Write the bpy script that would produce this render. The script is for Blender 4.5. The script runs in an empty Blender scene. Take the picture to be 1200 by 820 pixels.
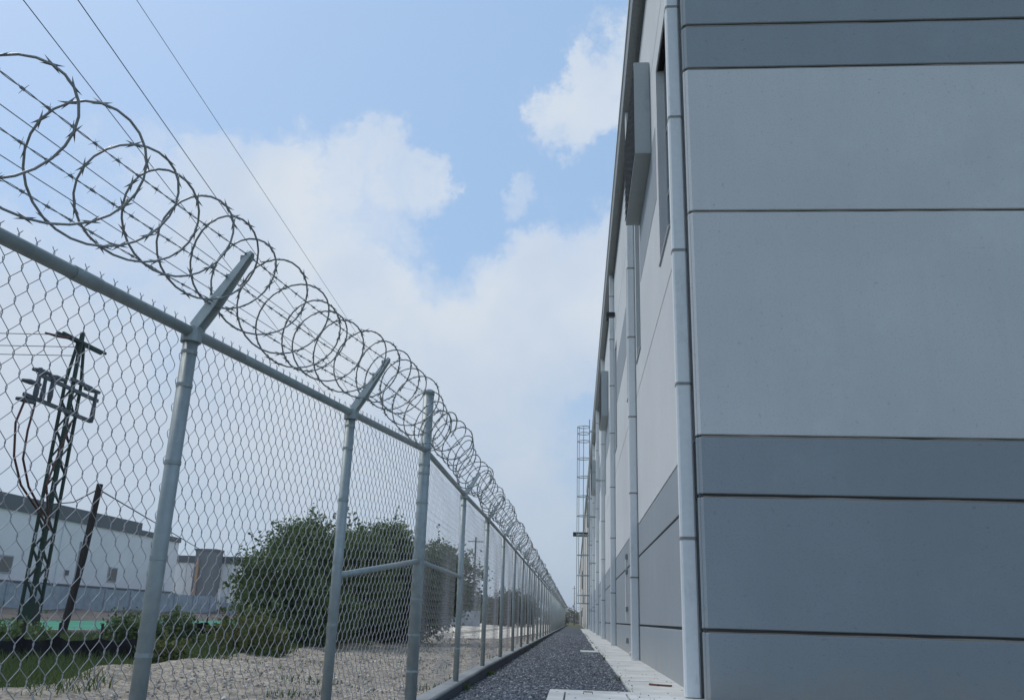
import bpy, math, random
import numpy as np
from mathutils import Vector, Matrix

S = bpy.context.scene
COL = S.collection

# ------------------------------------------------------------------ camera
PIT, ROLL, YAW = 0.3043, -0.0310, -0.0796
cp, sp = math.cos(PIT), math.sin(PIT)
Fw = Vector((math.sin(YAW)*cp, math.cos(YAW)*cp, sp))
r0 = Vector((math.cos(YAW), -math.sin(YAW), 0))
d0 = Fw.cross(r0)
Rt = r0*math.cos(ROLL) + d0*math.sin(ROLL)
Dn = -r0*math.sin(ROLL) + d0*math.cos(ROLL)
cam = bpy.data.cameras.new('camera')
camo = bpy.data.objects.new('camera', cam)
COL.objects.link(camo)
m = Matrix.Identity(4)
for i in range(3):
    m[i][0] = Rt[i]; m[i][1] = -Dn[i]; m[i][2] = -Fw[i]
m[0][3], m[1][3], m[2][3] = 0, 0, 0.87
camo.matrix_world = m
cam.sensor_width = 36
cam.lens = 36*1000.8/1200
cam.clip_start = 0.05
cam.clip_end = 5000
S.camera = camo

# ------------------------------------------------------------------ light and sky
SUN_EL, SUN_AZ = math.radians(54), math.radians(-62)      # azimuth from +Y towards +X
sd = bpy.data.lights.new('sun', 'SUN')
sd.energy = 1.5; sd.angle = math.radians(14); sd.color = (1.0, 0.96, 0.90)   # sun behind thin haze
so = bpy.data.objects.new('sun', sd); COL.objects.link(so)
sdir = Vector((math.sin(SUN_AZ)*math.cos(SUN_EL), math.cos(SUN_AZ)*math.cos(SUN_EL), math.sin(SUN_EL)))
so.rotation_euler = (-sdir).to_track_quat('-Z', 'Y').to_euler()
so.location = (30, 30, 60)

W_ = bpy.data.worlds.new('World'); S.world = W_; W_.use_nodes = True
nt = W_.node_tree; nt.nodes.clear()
def N(t, **k):
    n = nt.nodes.new(t)
    for a, b in k.items(): setattr(n, a, b)
    return n
def L(a, b): nt.links.new(a, b)
def mathn(op, a, b=None, clamp=False):
    n = N('ShaderNodeMath', operation=op); n.use_clamp = clamp
    for i, v in enumerate((a, b)):
        if v is None: continue
        if isinstance(v, (int, float)): n.inputs[i].default_value = v
        else: L(v, n.inputs[i])
    return n.outputs[0]
def smooth(v, a, b, c=0.0, d=1.0):
    n = N('ShaderNodeMapRange', interpolation_type='SMOOTHSTEP')
    L(v, n.inputs[0])
    for i, x in zip((1, 2, 3, 4), (a, b, c, d)): n.inputs[i].default_value = x
    return n.outputs[0]
def mixc(f, a, b):
    n = N('ShaderNodeMix', data_type='RGBA')
    if isinstance(f, float): n.inputs[0].default_value = f
    else: L(f, n.inputs[0])
    for i, v in ((6, a), (7, b)):
        if isinstance(v, tuple): n.inputs[i].default_value = (*v, 1)
        else: L(v, n.inputs[i])
    return n.outputs[2]
out = N('ShaderNodeOutputWorld'); bg = N('ShaderNodeBackground')
bg.inputs[1].default_value = 0.1
sky = N('ShaderNodeTexSky', sky_type='NISHITA')
sky.sun_disc = False; sky.sun_elevation = SUN_EL; sky.sun_rotation = SUN_AZ
sky.dust_density = 2.0; sky.air_density = 1.0; sky.ozone_density = 1.2
tc = N('ShaderNodeTexCoord')
nz = N('ShaderNodeVectorMath', operation='NORMALIZE'); L(tc.outputs['Generated'], nz.inputs[0])
dirv = nz.outputs[0]
# warp the directions so that the cloud edges billow
wn = N('ShaderNodeTexNoise'); wn.inputs['Scale'].default_value = 7.0; wn.inputs['Detail'].default_value = 7; wn.inputs['Roughness'].default_value = .66
L(dirv, wn.inputs['Vector'])
ws = N('ShaderNodeVectorMath', operation='SUBTRACT'); L(wn.outputs['Color'], ws.inputs[0]); ws.inputs[1].default_value = (.5, .5, .5)
wm = N('ShaderNodeVectorMath', operation='SCALE'); L(ws.outputs[0], wm.inputs[0]); wm.inputs['Scale'].default_value = .22
wa = N('ShaderNodeVectorMath', operation='ADD'); L(dirv, wa.inputs[0]); L(wm.outputs[0], wa.inputs[1])
wz = N('ShaderNodeVectorMath', operation='NORMALIZE'); L(wa.outputs[0], wz.inputs[0])
wd = wz.outputs[0]
blobs = [  # direction, radius in degrees, weight: the cloud banks over the fence and the road
 ((-.2389,.8547,.4609), 4.2, .8), ((-.2, .859, .470), 3.0, .75), ((-.3567,.843,.4027), 7.5, .85), ((-.4542,.8151,.3596), 9, .6), ((-.28,.868,.41), 5.0, .8),
 ((-.2695,.8925,.3617), 6.5, .85), ((-.0363,.9334,.3571), 5.5, .9), ((-.1306,.92,.365), 3.2, .6), ((-.1155,.9533,.2791), 9, .9), ((.07,.93,.36), 6.5, .8),
 ((-.3147,.9166,.2464), 12, .85), ((.018,.820,.573), 2.5, .62), ((.000,.838,.546), 2.3, .58), ((-.0173,.8474,.5306), 2.0, .5), ((.06,.79,.60), 3.2, .6),
 ((-.071,.8822,.4655), 1.6, .6), ((-.01,.887,.455), 2.0, .35), ((-.4924,.8337,.25), 13, .8), ((-.1529,.9733,.1714), 12, .8),
 ((.2,.9,.3), 12, .8), ((-.75,.6,.3), 14, .7), ((.6,.3,.7), 16, .6), ((-.6,-.3,.7), 20, .7), ((.5,-.6,.5), 18, .7), ((-.2,-.9,.4), 18, .7), ((-.9,.1,.35), 14, .6)]
acc = None
for d, r, w in blobs:
    v = Vector(d).normalized()
    dp = N('ShaderNodeVectorMath', operation='DOT_PRODUCT'); L(wd, dp.inputs[0]); dp.inputs[1].default_value = v
    s = smooth(dp.outputs['Value'], math.cos(math.radians(r*1.25)), math.cos(math.radians(r*.2)), 0.0, w)
    acc = s if acc is None else mathn('MAXIMUM', acc, s)
cn = N('ShaderNodeTexNoise'); cn.inputs['Scale'].default_value = 5.5; cn.inputs['Detail'].default_value = 9; cn.inputs['Roughness'].default_value = .6
L(wd, cn.inputs['Vector'])
dens = mathn('ADD', acc, mathn('MULTIPLY', mathn('SUBTRACT', cn.outputs['Fac'], .5), 1.5))
cmask = smooth(dens, .18, .88, 0.0, .94)
sep = N('ShaderNodeSeparateXYZ'); L(dirv, sep.inputs[0])
lown = smooth(sep.outputs['Z'], -.02, .44, 1.0, 0.0)
# thin veil: stronger towards the horizon
fn = N('ShaderNodeTexNoise'); fn.inputs['Scale'].default_value = 2.2; fn.inputs['Detail'].default_value = 4; L(dirv, fn.inputs['Vector'])
veil = mathn('ADD', mathn('MULTIPLY', lown, .86), mathn('MULTIPLY', fn.outputs['Fac'], .12), clamp=True)
SKB = (4.2, 6.65, 10.2)
base = mixc(.62, sky.outputs[0], SKB)
base = mixc(veil, base, (4.8, 5.85, 7.0))
cn2 = N('ShaderNodeTexNoise'); cn2.inputs['Scale'].default_value = 6; cn2.inputs['Detail'].default_value = 5; L(dirv, cn2.inputs['Vector'])
ccol = mixc(smooth(cn2.outputs['Fac'], .35, .65), (5.9, 6.8, 8.1), (7.1, 7.7, 8.4))
ccol = mixc(mathn('MULTIPLY', lown, .85), ccol, (4.85, 5.8, 7.0))
rim = mathn('MULTIPLY', smooth(dens, .30, .50), smooth(dens, .50, .85, 1.0, 0.0))
ccol = mixc(mathn('MULTIPLY', mathn('MULTIPLY', rim, .4), smooth(sep.outputs['Z'], .28, .42)), ccol, (8.0, 8.4, 8.9))
L(mixc(cmask, base, ccol), bg.inputs[0]); L(bg.outputs[0], out.inputs[0])
S.view_settings.view_transform = 'Standard'; S.view_settings.look = 'None'
S.view_settings.exposure = 0.0; S.view_settings.gamma = 1.0

# ------------------------------------------------------------------ helpers
rng = np.random.default_rng(7); random.seed(7)

class Mat:
    """small node-material builder"""
    def __init__(self, name, rough=.8, metal=0., spec=.3):
        self.m = bpy.data.materials.new(name); self.m.use_nodes = True
        self.t = self.m.node_tree; self.b = self.t.nodes['Principled BSDF']
        self.b.inputs['Roughness'].default_value = rough; self.b.inputs['Metallic'].default_value = metal
        self.b.inputs['Specular IOR Level'].default_value = spec
        self.co = self.t.nodes.new('ShaderNodeNewGeometry').outputs['Position']
    def noise(self, scale, detail=4, rough=.55, vec=None, sc=None):
        n = self.t.nodes.new('ShaderNodeTexNoise')
        n.inputs['Scale'].default_value = scale; n.inputs['Detail'].default_value = detail; n.inputs['Roughness'].default_value = rough
        v = vec or self.co
        if sc:
            mm = self.t.nodes.new('ShaderNodeVectorMath'); mm.operation = 'MULTIPLY'; mm.inputs[1].default_value = sc
            self.t.links.new(v, mm.inputs[0]); v = mm.outputs[0]
        self.t.links.new(v, n.inputs['Vector']); return n.outputs['Fac']
    def ramp(self, v, stops):
        r = self.t.nodes.new('ShaderNodeValToRGB'); cr = r.color_ramp
        while len(cr.elements) < len(stops): cr.elements.new(.5)
        for e, (p, c) in zip(cr.elements, stops): e.position = p; e.color = (*c, 1) if isinstance(c, tuple) else (c, c, c, 1)
        self.t.links.new(v, r.inputs[0]); return r.outputs[0]
    def mix(self, f, a, b, mode='MIX'):
        n = self.t.nodes.new('ShaderNodeMix'); n.data_type = 'RGBA'; n.blend_type = mode
        if isinstance(f, (int, float)): n.inputs[0].default_value = f
        else: self.t.links.new(f, n.inputs[0])
        for i, v in ((6, a), (7, b)):
            if isinstance(v, tuple): n.inputs[i].default_value = (*v, 1)
            else: self.t.links.new(v, n.inputs[i])
        return n.outputs[2]
    def color(self, c):
        if isinstance(c, tuple): self.b.inputs['Base Color'].default_value = (*c, 1)
        else: self.t.links.new(c, self.b.inputs['Base Color'])
        return self
    def bump(self, v, strength=.3, dist=.01):
        n = self.t.nodes.new('ShaderNodeBump'); n.inputs['Strength'].default_value = strength; n.inputs['Distance'].default_value = dist
        self.t.links.new(v, n.inputs['Height']); self.t.links.new(n.outputs[0], self.b.inputs['Normal']); return self

class MB:
    def __init__(s): s.v = []; s.f = []
    def add(s, vs, fs):
        k = len(s.v); s.v += [tuple(map(float, q)) for q in vs]; s.f += [tuple(i+k for i in q) for q in fs]; return s
    def box(s, x0, x1, y0, y1, z0, z1):
        return s.add([(x0,y0,z0),(x1,y0,z0),(x1,y1,z0),(x0,y1,z0),(x0,y0,z1),(x1,y0,z1),(x1,y1,z1),(x0,y1,z1)],
              [(0,3,2,1),(4,5,6,7),(0,1,5,4),(1,2,6,5),(2,3,7,6),(3,0,4,7)])
    def bar(s, a, b, w, h=None, up=(0,0,1)):
        """box-section bar from a to b"""
        a = Vector(a); b = Vector(b); h = h or w; d = (b-a).normalized(); up = Vector(up)
        if abs(d.dot(up)) > .98: up = Vector((0,1,0))
        x = d.cross(up).normalized(); y = x.cross(d)
        vs = [p + x*i*w/2 + y*j*h/2 for p in (a, b) for i, j in ((-1,-1),(1,-1),(1,1),(-1,1))]
        return s.add(vs, [(3,2,1,0),(4,5,6,7),(0,1,5,4),(1,2,6,5),(2,3,7,6),(3,0,4,7)])
    def tube(s, pts, r, n=8, cap=True, closed=False):
        pts = [Vector(p) for p in pts]; K = len(pts); rs = r if isinstance(r, (list, tuple)) else [r]*K
        base = len(s.v); d = (pts[1]-pts[0]).normalized()
        u = d.orthogonal().normalized()
        for i, p in enumerate(pts):
            if closed: t = (pts[(i+1) % K]-pts[i-1]).normalized()
            else: t = (pts[min(i+1, K-1)]-pts[max(i-1, 0)]).normalized()
            u = (u - t*u.dot(t)).normalized(); w = t.cross(u)
            for j in range(n):
                a = 2*math.pi*j/n; q = p + (u*math.cos(a)+w*math.sin(a))*rs[i]; s.v.append((q.x, q.y, q.z))
        for i in range(K if closed else K-1):
            for j in range(n):
                a = base+i*n+j; b = base+i*n+(j+1) % n; i2 = (i+1) % K
                s.f.append((a, b, base+i2*n+(j+1) % n, base+i2*n+j))
        if cap and not closed:
            s.f.append(tuple(base+j for j in reversed(range(n)))); s.f.append(tuple(base+(K-1)*n+j for j in range(n)))
        return s
    def build(s, name, mat, parent=None, smooth=False, bevel=0, kind=None, label=None, loc=None):
        me = bpy.data.meshes.new(name); me.from_pydata(s.v, [], s.f); me.update()
        if smooth: me.shade_smooth()
        me.materials.append(mat)
        return link(name, me, parent, bevel, kind, label, loc)

def link(name, me, parent=None, bevel=0, kind=None, label=None, loc=None):
    o = bpy.data.objects.new(name, me); COL.objects.link(o)
    if parent is not None:
        o.parent = parent; 
        o.matrix_parent_inverse = Matrix.Translation(-root_loc(parent))
    if loc is not None: o.location = loc
    if bevel:
        b = o.modifiers.new('bevel', 'BEVEL'); b.width = bevel; b.segments = 2; b.limit_method = 'ANGLE'; b.angle_limit = math.radians(40)
    if kind: o['kind'] = kind
    if label: o['label'] = label
    return o
def root_loc(p):
    v = Vector((0,0,0)); q = p
    while q is not None:
        v += q.location; q = q.parent
        if q is not None: pass
    # parts sit at the world origin frame of their root
    return v if p.parent is None else Vector((0,0,0))
def thing(name, label, cat, loc=(0,0,0), group=None):
    o = bpy.data.objects.new(name, None); COL.objects.link(o); o.location = loc
    o['label'] = label; o['category'] = cat
    if group: o['group'] = group
    return o
def tag(o, label, cat, group=None):
    o['label'] = label; o['category'] = cat
    if group: o['group'] = group
    return o
def npmesh(name, V, F, mat, smooth=False):
    me = bpy.data.meshes.new(name); nf, k = F.shape
    me.vertices.add(len(V)); me.vertices.foreach_set('co', V.astype(np.float32).ravel())
    me.loops.add(nf*k); me.loops.foreach_set('vertex_index', F.astype(np.int32).ravel())
    me.polygons.add(nf); me.polygons.foreach_set('loop_start', np.arange(0, nf*k, k, dtype=np.int32))
    me.polygons.foreach_set('loop_total', np.full(nf, k, dtype=np.int32))
    me.update(calc_edges=True); me.materials.append(mat)
    if smooth: me.shade_smooth()
    return me
def vnoise(x, y, seed=0):
    """value noise in 2D, numpy"""
    r = np.random.default_rng(seed); T = r.random((256, 256))
    xi = np.floor(x).astype(int); yi = np.floor(y).astype(int); fx = x-xi; fy = y-yi
    fx = fx*fx*(3-2*fx); fy = fy*fy*(3-2*fy)
    g = lambda a, b: T[a % 256, b % 256]
    return (g(xi,yi)*(1-fx)+g(xi+1,yi)*fx)*(1-fy)+(g(xi,yi+1)*(1-fx)+g(xi+1,yi+1)*fx)*fy
def fbm(x, y, seed=0, o=4):
    a = 1.; s = 0.; t = 0.
    for i in range(o):
        s = s + a*vnoise(x*2**i, y*2**i, seed+i); t += a; a *= .5
    return s/t - .5

# ------------------------------------------------------------------ materials
def paint(name, c, dk):
    M = Mat(name, rough=.82, spec=.2)
    big = M.noise(.35, 5, .6); streak = M.noise(1.0, 6, .65, sc=(3.4, 3.4, .10))
    c1 = M.mix(M.ramp(big, [(.35, 0.), (.7, 1.)]), c, tuple(x*.90 for x in c))
    c2 = M.mix(M.ramp(streak, [(.50, 0.), (.80, .22)]), c1, tuple(x*.8 for x in c))
    sp_ = M.ramp(M.noise(42, 3, .6), [(.53, 0.), (.68, .9)])
    c3 = M.mix(sp_, c2, tuple(x*dk for x in c))
    pit_ = M.ramp(M.noise(13, 3, .6), [(.665, 0.), (.71, .55)])
    c4 = M.mix(pit_, c3, tuple(x*.66 for x in c))
    # dusty splash zone low on the wall and pale rubbed patches
    sx = M.t.nodes.new('ShaderNodeSeparateXYZ'); M.t.links.new(M.co, sx.inputs[0])
    mr = M.t.nodes.new('ShaderNodeMapRange'); M.t.links.new(sx.outputs['Z'], mr.inputs[0]); mr.inputs[1].default_value = .05; mr.inputs[2].default_value = .65; mr.inputs[3].default_value = 1; mr.inputs[4].default_value = 0
    mm = M.t.nodes.new('ShaderNodeMath'); mm.operation = 'MULTIPLY'; M.t.links.new(mr.outputs[0], mm.inputs[0]); M.t.links.new(M.ramp(M.noise(1.7, 6, .7), [(.3, 0.), (.7, .8)]), mm.inputs[1])
    c5 = M.mix(mm.outputs[0], c4, (.42, .38, .33))
    M.color(M.mix(M.ramp(M.noise(.9, 7, .72), [(.56, 0.), (.72, .22)]), c5, tuple(min(.85, x*1.22) for x in c))); M.bump(M.noise(60, 4, .7), .5, .005)
    return M.m
m_light = paint('light_grey_wall_paint', (.665, .68, .685), .83)
m_dark = paint('dark_grey_wall_paint', (.325, .365, .395), .84)
def galv(name, c, rough=.5, metal=.35, dk=.8, rust=False):
    M = Mat(name, rough=rough, metal=metal, spec=.4)
    n = M.noise(14, 4, .6); c1 = M.mix(M.ramp(n, [(.3, 0.), (.7, 1.)]), c, tuple(x*dk for x in c))
    c1 = M.mix(M.ramp(M.noise(3.2, 6, .7, sc=(1, 1, .35)), [(.56, 0.), (.68, .45)]), c1, tuple(x*.66 for x in c))
    if rust: c1 = M.mix(M.ramp(M.noise(26, 4, .7), [(.69, 0.), (.76, .6)]), c1, (.22, .13, .08))
    M.color(c1); M.bump(n, .12, .003)
    return M.m
m_post = galv('galvanised_post_steel', (.37, .42, .42), .52, .35, .8, True)
m_wire = galv('galvanised_wire', (.47, .47, .49), .55, .2)
m_arm = galv('pressed_arm_steel', (.56, .61, .60), .5, .1)
m_razor = galv('razor_wire_steel', (.33, .35, .35), .5, .5)
m_pipe = galv('painted_downspout_sheet', (.74, .77, .78), .5, .0, .93)
m_pipe_dark = galv('downspout_joint', (.28, .28, .27), .6, 0)
m_gutter = galv('grey_gutter_sheet', (.27, .29, .30), .55, .1)
m_joint = Mat('joint_sealant', rough=.9).color((.09, .085, .085)).m
m_sheet = galv('louvre_sheet_metal', (.38, .42, .435), .5, .05, .94)
m_sheet_dk = galv('dark_louvre_blades', (.06, .065, .07), .6, .2)
m_black = Mat('black_lamp_housing', rough=.5).color((.02, .02, .022)).m
def concrete(name, c):
    M = Mat(name, rough=.9, spec=.2)
    a = M.noise(1.2, 6, .65); b = M.noise(22, 4, .7)
    c1 = M.mix(M.ramp(a, [(.35, 0.), (.65, 1.)]), tuple(x*1.08 for x in c), tuple(x*.74 for x in c))
    M.color(M.mix(M.ramp(b, [(.55, 0.), (.75, .5)]), c1, tuple(x*.62 for x in c))); M.bump(b, .4, .006)
    return M.m
m_conc = concrete('pale_concrete', (.62, .62, .59))
m_kerb = concrete('kerb_concrete', (.31, .32, .32))
M = Mat('crushed_stone', rough=.92, spec=.25)
oi = M.t.nodes.new('ShaderNodeAttribute'); oi.attribute_name = 'tone'; oi.attribute_type = 'GEOMETRY'
M.color(M.mix(M.ramp(M.noise(30, 2), [(.3, 0.), (.7, .4)]), M.ramp(oi.outputs['Fac'], [(0, (.055,.065,.08)), (.55, (.14,.155,.18)), (.85, (.24,.26,.28)), (1, (.5,.5,.5))]), (.12,.13,.15)))
m_stone = M.m
M = Mat('gravel_bed', rough=.95, spec=.1)
M.color(M.ramp(M.noise(24, 5, .75), [(.3, (.04,.046,.056)), (.55, (.13,.145,.165)), (.8, (.26,.27,.29))])).bump(M.noise(24, 5, .8), .8, .03)
m_bed = M.m
M = Mat('dry_dirt', rough=.97, spec=.1)
c1 = M.ramp(M.noise(.5, 6, .6), [(.3, (.44,.375,.29)), (.55, (.60,.515,.405)), (.8, (.74,.645,.515))])
c2 = M.mix(M.ramp(M.noise(9, 6, .75), [(.42, 0.), (.58, .85)]), c1, (.20, .175, .145))
c2 = M.mix(M.ramp(M.noise(26, 3, .6), [(.62, 0.), (.72, .7)]), c2, (.62, .60, .56))
M.color(c2).bump(M.noise(12, 8, .75), .9, .05)
m_dirt = M.m
M = Mat('field_ground', rough=.97, spec=.1)
c1 = M.ramp(M.noise(.12, 6, .6), [(.35, (.07,.09,.035)), (.55, (.13,.13,.07)), (.75, (.26,.23,.17))])
M.color(M.mix(M.ramp(M.noise(3, 6, .7), [(.4, 0.), (.7, .5)]), c1, (.05, .065, .03))).bump(M.noise(4, 8, .7), .6, .1)
m_field = M.m
def leafm(name, a, b, trans=.25):
    M = Mat(name, rough=.6, spec=.25)
    at = M.t.nodes.new('ShaderNodeAttribute'); at.attribute_name = 'tone'; at.attribute_type = 'GEOMETRY'
    c = M.mix(at.outputs['Fac'], a, b); M.color(c)
    tr = M.t.nodes.new('ShaderNodeBsdfTranslucent'); M.t.links.new(M.mix(.5, c, tuple(min(1, x*1.6) for x in b)), tr.inputs[0])
    mx = M.t.nodes.new('ShaderNodeMixShader'); mx.inputs[0].default_value = trans
    M.t.links.new(M.b.outputs[0], mx.inputs[1]); M.t.links.new(tr.outputs[0], mx.inputs[2])
    o = [n for n in M.t.nodes if n.type == 'OUTPUT_MATERIAL'][0]; M.t.links.new(mx.outputs[0], o.inputs[0])
    return M.m
m_leaf = leafm('tree_leaves', (.034, .074, .030), (.15, .21, .085))
m_leaf2 = leafm('weed_leaves', (.05, .085, .025), (.16, .17, .055))
m_leaf_far = leafm('far_tree_leaves', (.045, .065, .04), (.10, .12, .07))
m_leaf_dry = leafm('dry_scrub_leaves', (.10, .11, .05), (.20, .18, .09))
m_grass = leafm('grass_blades', (.035, .070, .022), (.105, .145, .05))
m_bark = Mat('tree_bark', rough=.95).color((.11, .085, .06)).m
m_white = paint('white_wall_paint', (.84, .80, .79), .93)
m_bright = paint('bright_white_wall_paint', (.85, .85, .83), .96)
m_cream = paint('cream_wall_paint', (.66, .63, .57), .93)
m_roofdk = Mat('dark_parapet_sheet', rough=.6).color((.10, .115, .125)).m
m_block = concrete('grey_block_wall', (.36, .40, .45))
m_towerg = paint('mid_grey_wall_paint', (.17, .19, .20), .9)
m_orange = Mat('faded_orange_paint', rough=.8).color((.40, .25, .15)).m
M = Mat('green_court_surface', rough=.8); M.color(M.mix(M.ramp(M.noise(.4, 4), [(.4, 0.), (.6, 1.)]), (.025, .20, .115), (.04, .27, .165))); m_green = M.m
m_plastic = Mat('black_plastic_sheet', rough=.6, spec=.25).color((.008, .009, .014)).m
m_tower = Mat('dark_green_tower_paint', rough=.6, spec=.3).color((.012, .040, .030)).m
m_eq = galv('switchgear_steel', (.10, .12, .14), .6, .2)
m_red = Mat('red_brown_cable', rough=.6).color((.09, .035, .03)).m
m_wood = Mat('weathered_pole_wood', rough=.95).color((.045, .04, .036)).m
m_cable = Mat('power_cable', rough=.6).color((.05, .055, .065)).m
m_glass = Mat('window_glass', rough=.12, spec=.6).color((.07, .09, .10)).m
m_frame = galv('window_frame_metal', (.40, .43, .44), .5, 0)
m_pink = concrete('pinkish_concrete', (.62, .50, .45))
m_earth = concrete('reddish_earth', (.15, .125, .105))
m_seal = concrete('brownish_sealant', (.30, .265, .225))
m_kerb_shade = concrete('painted_kerb_shade', (.075, .085, .10))  # shade of the kerb's inner face, painted in as a dark colour
m_rust = Mat('rusty_bracket', rough=.9).color((.20, .11, .07)).m

W = 1.46
# ------------------------------------------------------------------ the ground
g = MB(); g.add([(-3000,-300,-.12),(3000,-300,-.12),(3000,3000,-.12),(-3000,3000,-.12)], [(0,1,2,3)])
g.build('ground', m_field, kind='structure')
g = MB(); g.add([(-1.36,-12,0.0),(.75,-12,0.0),(.75,125,0.02),(-1.36,125,0.02)], [(0,1,2,3)])
g.build('gravel_path', m_bed, kind='structure')
# dirt track with ruts and mounds
ys = np.concatenate([np.arange(-4, 24, .12), np.arange(24, 60, .35), np.arange(60, 200, 2.0)])
xs = np.concatenate([np.arange(-16, -8, .5), np.arange(-8, -1.52, .09), [-1.52]])
Xg, Yg = np.meshgrid(xs, ys)
edge = -6.25 + .5*fbm(Yg*.35, Yg*0+3, 5) + .95*np.clip((12.6-Yg)/3, 0, 1)
Z = .03*fbm(Xg*1.1, Yg*.7, 11)+.10*fbm(Xg*4, Yg*3.2, 21, 5)+.05*fbm(Xg*9, Yg*9, 27, 2)
for rx in (-2.7, -4.3):
    Z -= .05*np.exp(-((Xg-rx-.25*fbm(Yg*.15, Yg*0, 3))/.28)**2)
Z += .06*np.exp(-((Xg-edge)/.35)**2)*(1+3*fbm(Yg*1.3, Xg*1.3, 9))
Z += .12*np.exp(-(((Xg+5.75)/.5)**2+((Yg-11.0)/.5)**2))
Z += .05
fade = np.clip((Xg+1.9)/.35, 0, 1); Z = Z*(1-fade)+.05*fade
out_ = np.clip((edge-.3-Xg)/.6, 0, 1)*(Yg < 34); Z = Z-.14*out_
Z += -.05
V = np.stack([Xg, Yg, Z], -1).reshape(-1, 3); nx = len(xs); ny = len(ys)
I = (np.arange(ny-1)[:, None]*nx+np.arange(nx-1)[None]).ravel()
F = np.stack([I, I+1, I+1+nx, I+nx], -1)
link('dirt_track', npmesh('dirt_track', V, F, m_dirt, True), kind='structure')

def scatter(name, P, size, mat, flat=.7, seed=1, tones=None):
    """one mesh of many irregular octahedral stones"""
    r = np.random.default_rng(seed); n = len(P)
    base = np.array([(1,0,0),(-1,0,0),(0,1,0),(0,-1,0),(0,0,1),(0,0,-1)], float)
    tri = np.array([(0,2,4),(2,1,4),(1,3,4),(3,0,4),(2,0,5),(1,2,5),(3,1,5),(0,3,5)])
    V = base[None]*(.55+.7*r.random((n, 6, 1)))*size[:, None, None]
    a = r.random(n)*6.283; b = (r.random(n)-.5)*1.6
    ca, sa, cb, sb = np.cos(a), np.sin(a), np.cos(b), np.sin(b)
    x, y, z = V[..., 0], V[..., 1], V[..., 2]*flat
    y, z = y*cb[:, None]-z*sb[:, None], y*sb[:, None]+z*cb[:, None]
    x, y = x*ca[:, None]-y*sa[:, None], x*sa[:, None]+y*ca[:, None]
    V = np.stack([x, y, z], -1)+P[:, None, :]
    F = (tri[None]+6*np.arange(n)[:, None, None]).reshape(-1, 3)
    me = npmesh(name, V.reshape(-1, 3), F, mat)
    at = me.attributes.new('tone', 'FLOAT', 'POINT')
    t = tones if tones is not None else r.random(n)**1.3
    at.data.foreach_set('value', np.repeat(t, 6).astype(np.float32))
    return me
# crushed stone on the path: dense near, larger and sparser far off
n = 62000; t = rng.random(n); yy = 8.3*(60/8.3)**t; xx = -1.33+rng.random(n)*2.06
sz = .012+.016*rng.random(n)+.0011*(yy-8)
P = np.stack([xx, yy, .006+.012*rng.random(n)+.012*fbm(xx*2, yy*2, 31)], -1)
keep = ~((xx > -.30) & (yy < 10.95))
P = np.concatenate([P, np.stack([.70+np.abs(rng.normal(size=70))*.10, 9+rng.random(70)**1.5*22, np.full(70, .07)], -1)]); sz = np.concatenate([sz, .006+.007*rng.random(70)]); keep = np.concatenate([keep, np.ones(70, bool)])
link('gravel', scatter('gravel', P[keep], sz[keep], m_stone), kind='stuff')
# pebbles and clods on the dirt
M = Mat('dirt_pebbles', rough=.95); at = M.t.nodes.new('ShaderNodeAttribute'); at.attribute_name = 'tone'
M.color(M.ramp(at.outputs['Fac'], [(0, (.26,.235,.20)), (.6, (.42,.38,.33)), (1, (.66,.63,.58))])); m_peb = M.m
n = 9000; t = rng.random(n); yy = 6*(45/6)**t; xx = -1.6-rng.random(n)**.8*4.6
P = np.stack([xx, yy, .005+0*xx], -1); P[:, 2] += .02*rng.random(n)
link('pebbles', scatter('pebbles', P, .004+.03*rng.random(n)**6+.0004*yy, m_peb, seed=5), kind='stuff')

g = MB(); g.add([(-8,36,-.02),(-3.2,39,.03),(-2.2,60,.03),(-2.2,150,.03),(-21,150,-.0),(-13.5,70,-.0)], [(0,1,2,3,4,5)])  # sunlit stretch of dirt, its sunlight painted in as a paler soil colour
m_sunlit_dirt = concrete('painted_sunlit_dirt', (.84, .76, .63)); g.build('sunlit_dirt_yard', m_sunlit_dirt, kind='structure')
# kerb under the fence (it bends with the fence)
FA = Vector((-1.82, 3.72)); FB = Vector((-1.41, 7.84)); FU = (FB-FA).normalized()
def kz(y): return .12 + .05*min(1, max(0, (y-8)/6.))
def kx(y): return -1.41
kp = [FA-FU*5, FB] + [Vector((-1.41, y)) for y in (10, 12, 14, 20, 40, 80, 128)]
kb = MB(); vs = []
for i, p in enumerate(kp):
    off = Vector((FU.y, -FU.x)) if i == 0 else Vector((1, 0))
    z = kz(p.y)
    for o_, zz in ((-.12, -.15), (-.12, z-.012), (-.108, z), (.048, z), (.06, z-.012), (.06, -.15)):
        vs.append((p.x+off.x*o_, p.y+off.y*o_, zz))
fs = [tuple(reversed((i*6+j, i*6+j+1, (i+1)*6+j+1, (i+1)*6+j))) for i in range(len(kp)-1) for j in range(5)]
kb.add(vs, fs); kerb_ = kb.build('kerb', m_kerb, kind='structure')
kf = MB(); vs2 = []  # thin strip on the kerb face carrying its painted shade
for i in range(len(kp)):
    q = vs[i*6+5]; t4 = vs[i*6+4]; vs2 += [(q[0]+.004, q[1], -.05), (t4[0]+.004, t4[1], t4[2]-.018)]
kf.add(vs2, [(i*2, (i+1)*2, (i+1)*2+1, i*2+1) for i in range(len(kp)-1)]); kf.build('kerb_shade_strip', m_kerb_shade, kerb_)

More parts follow.
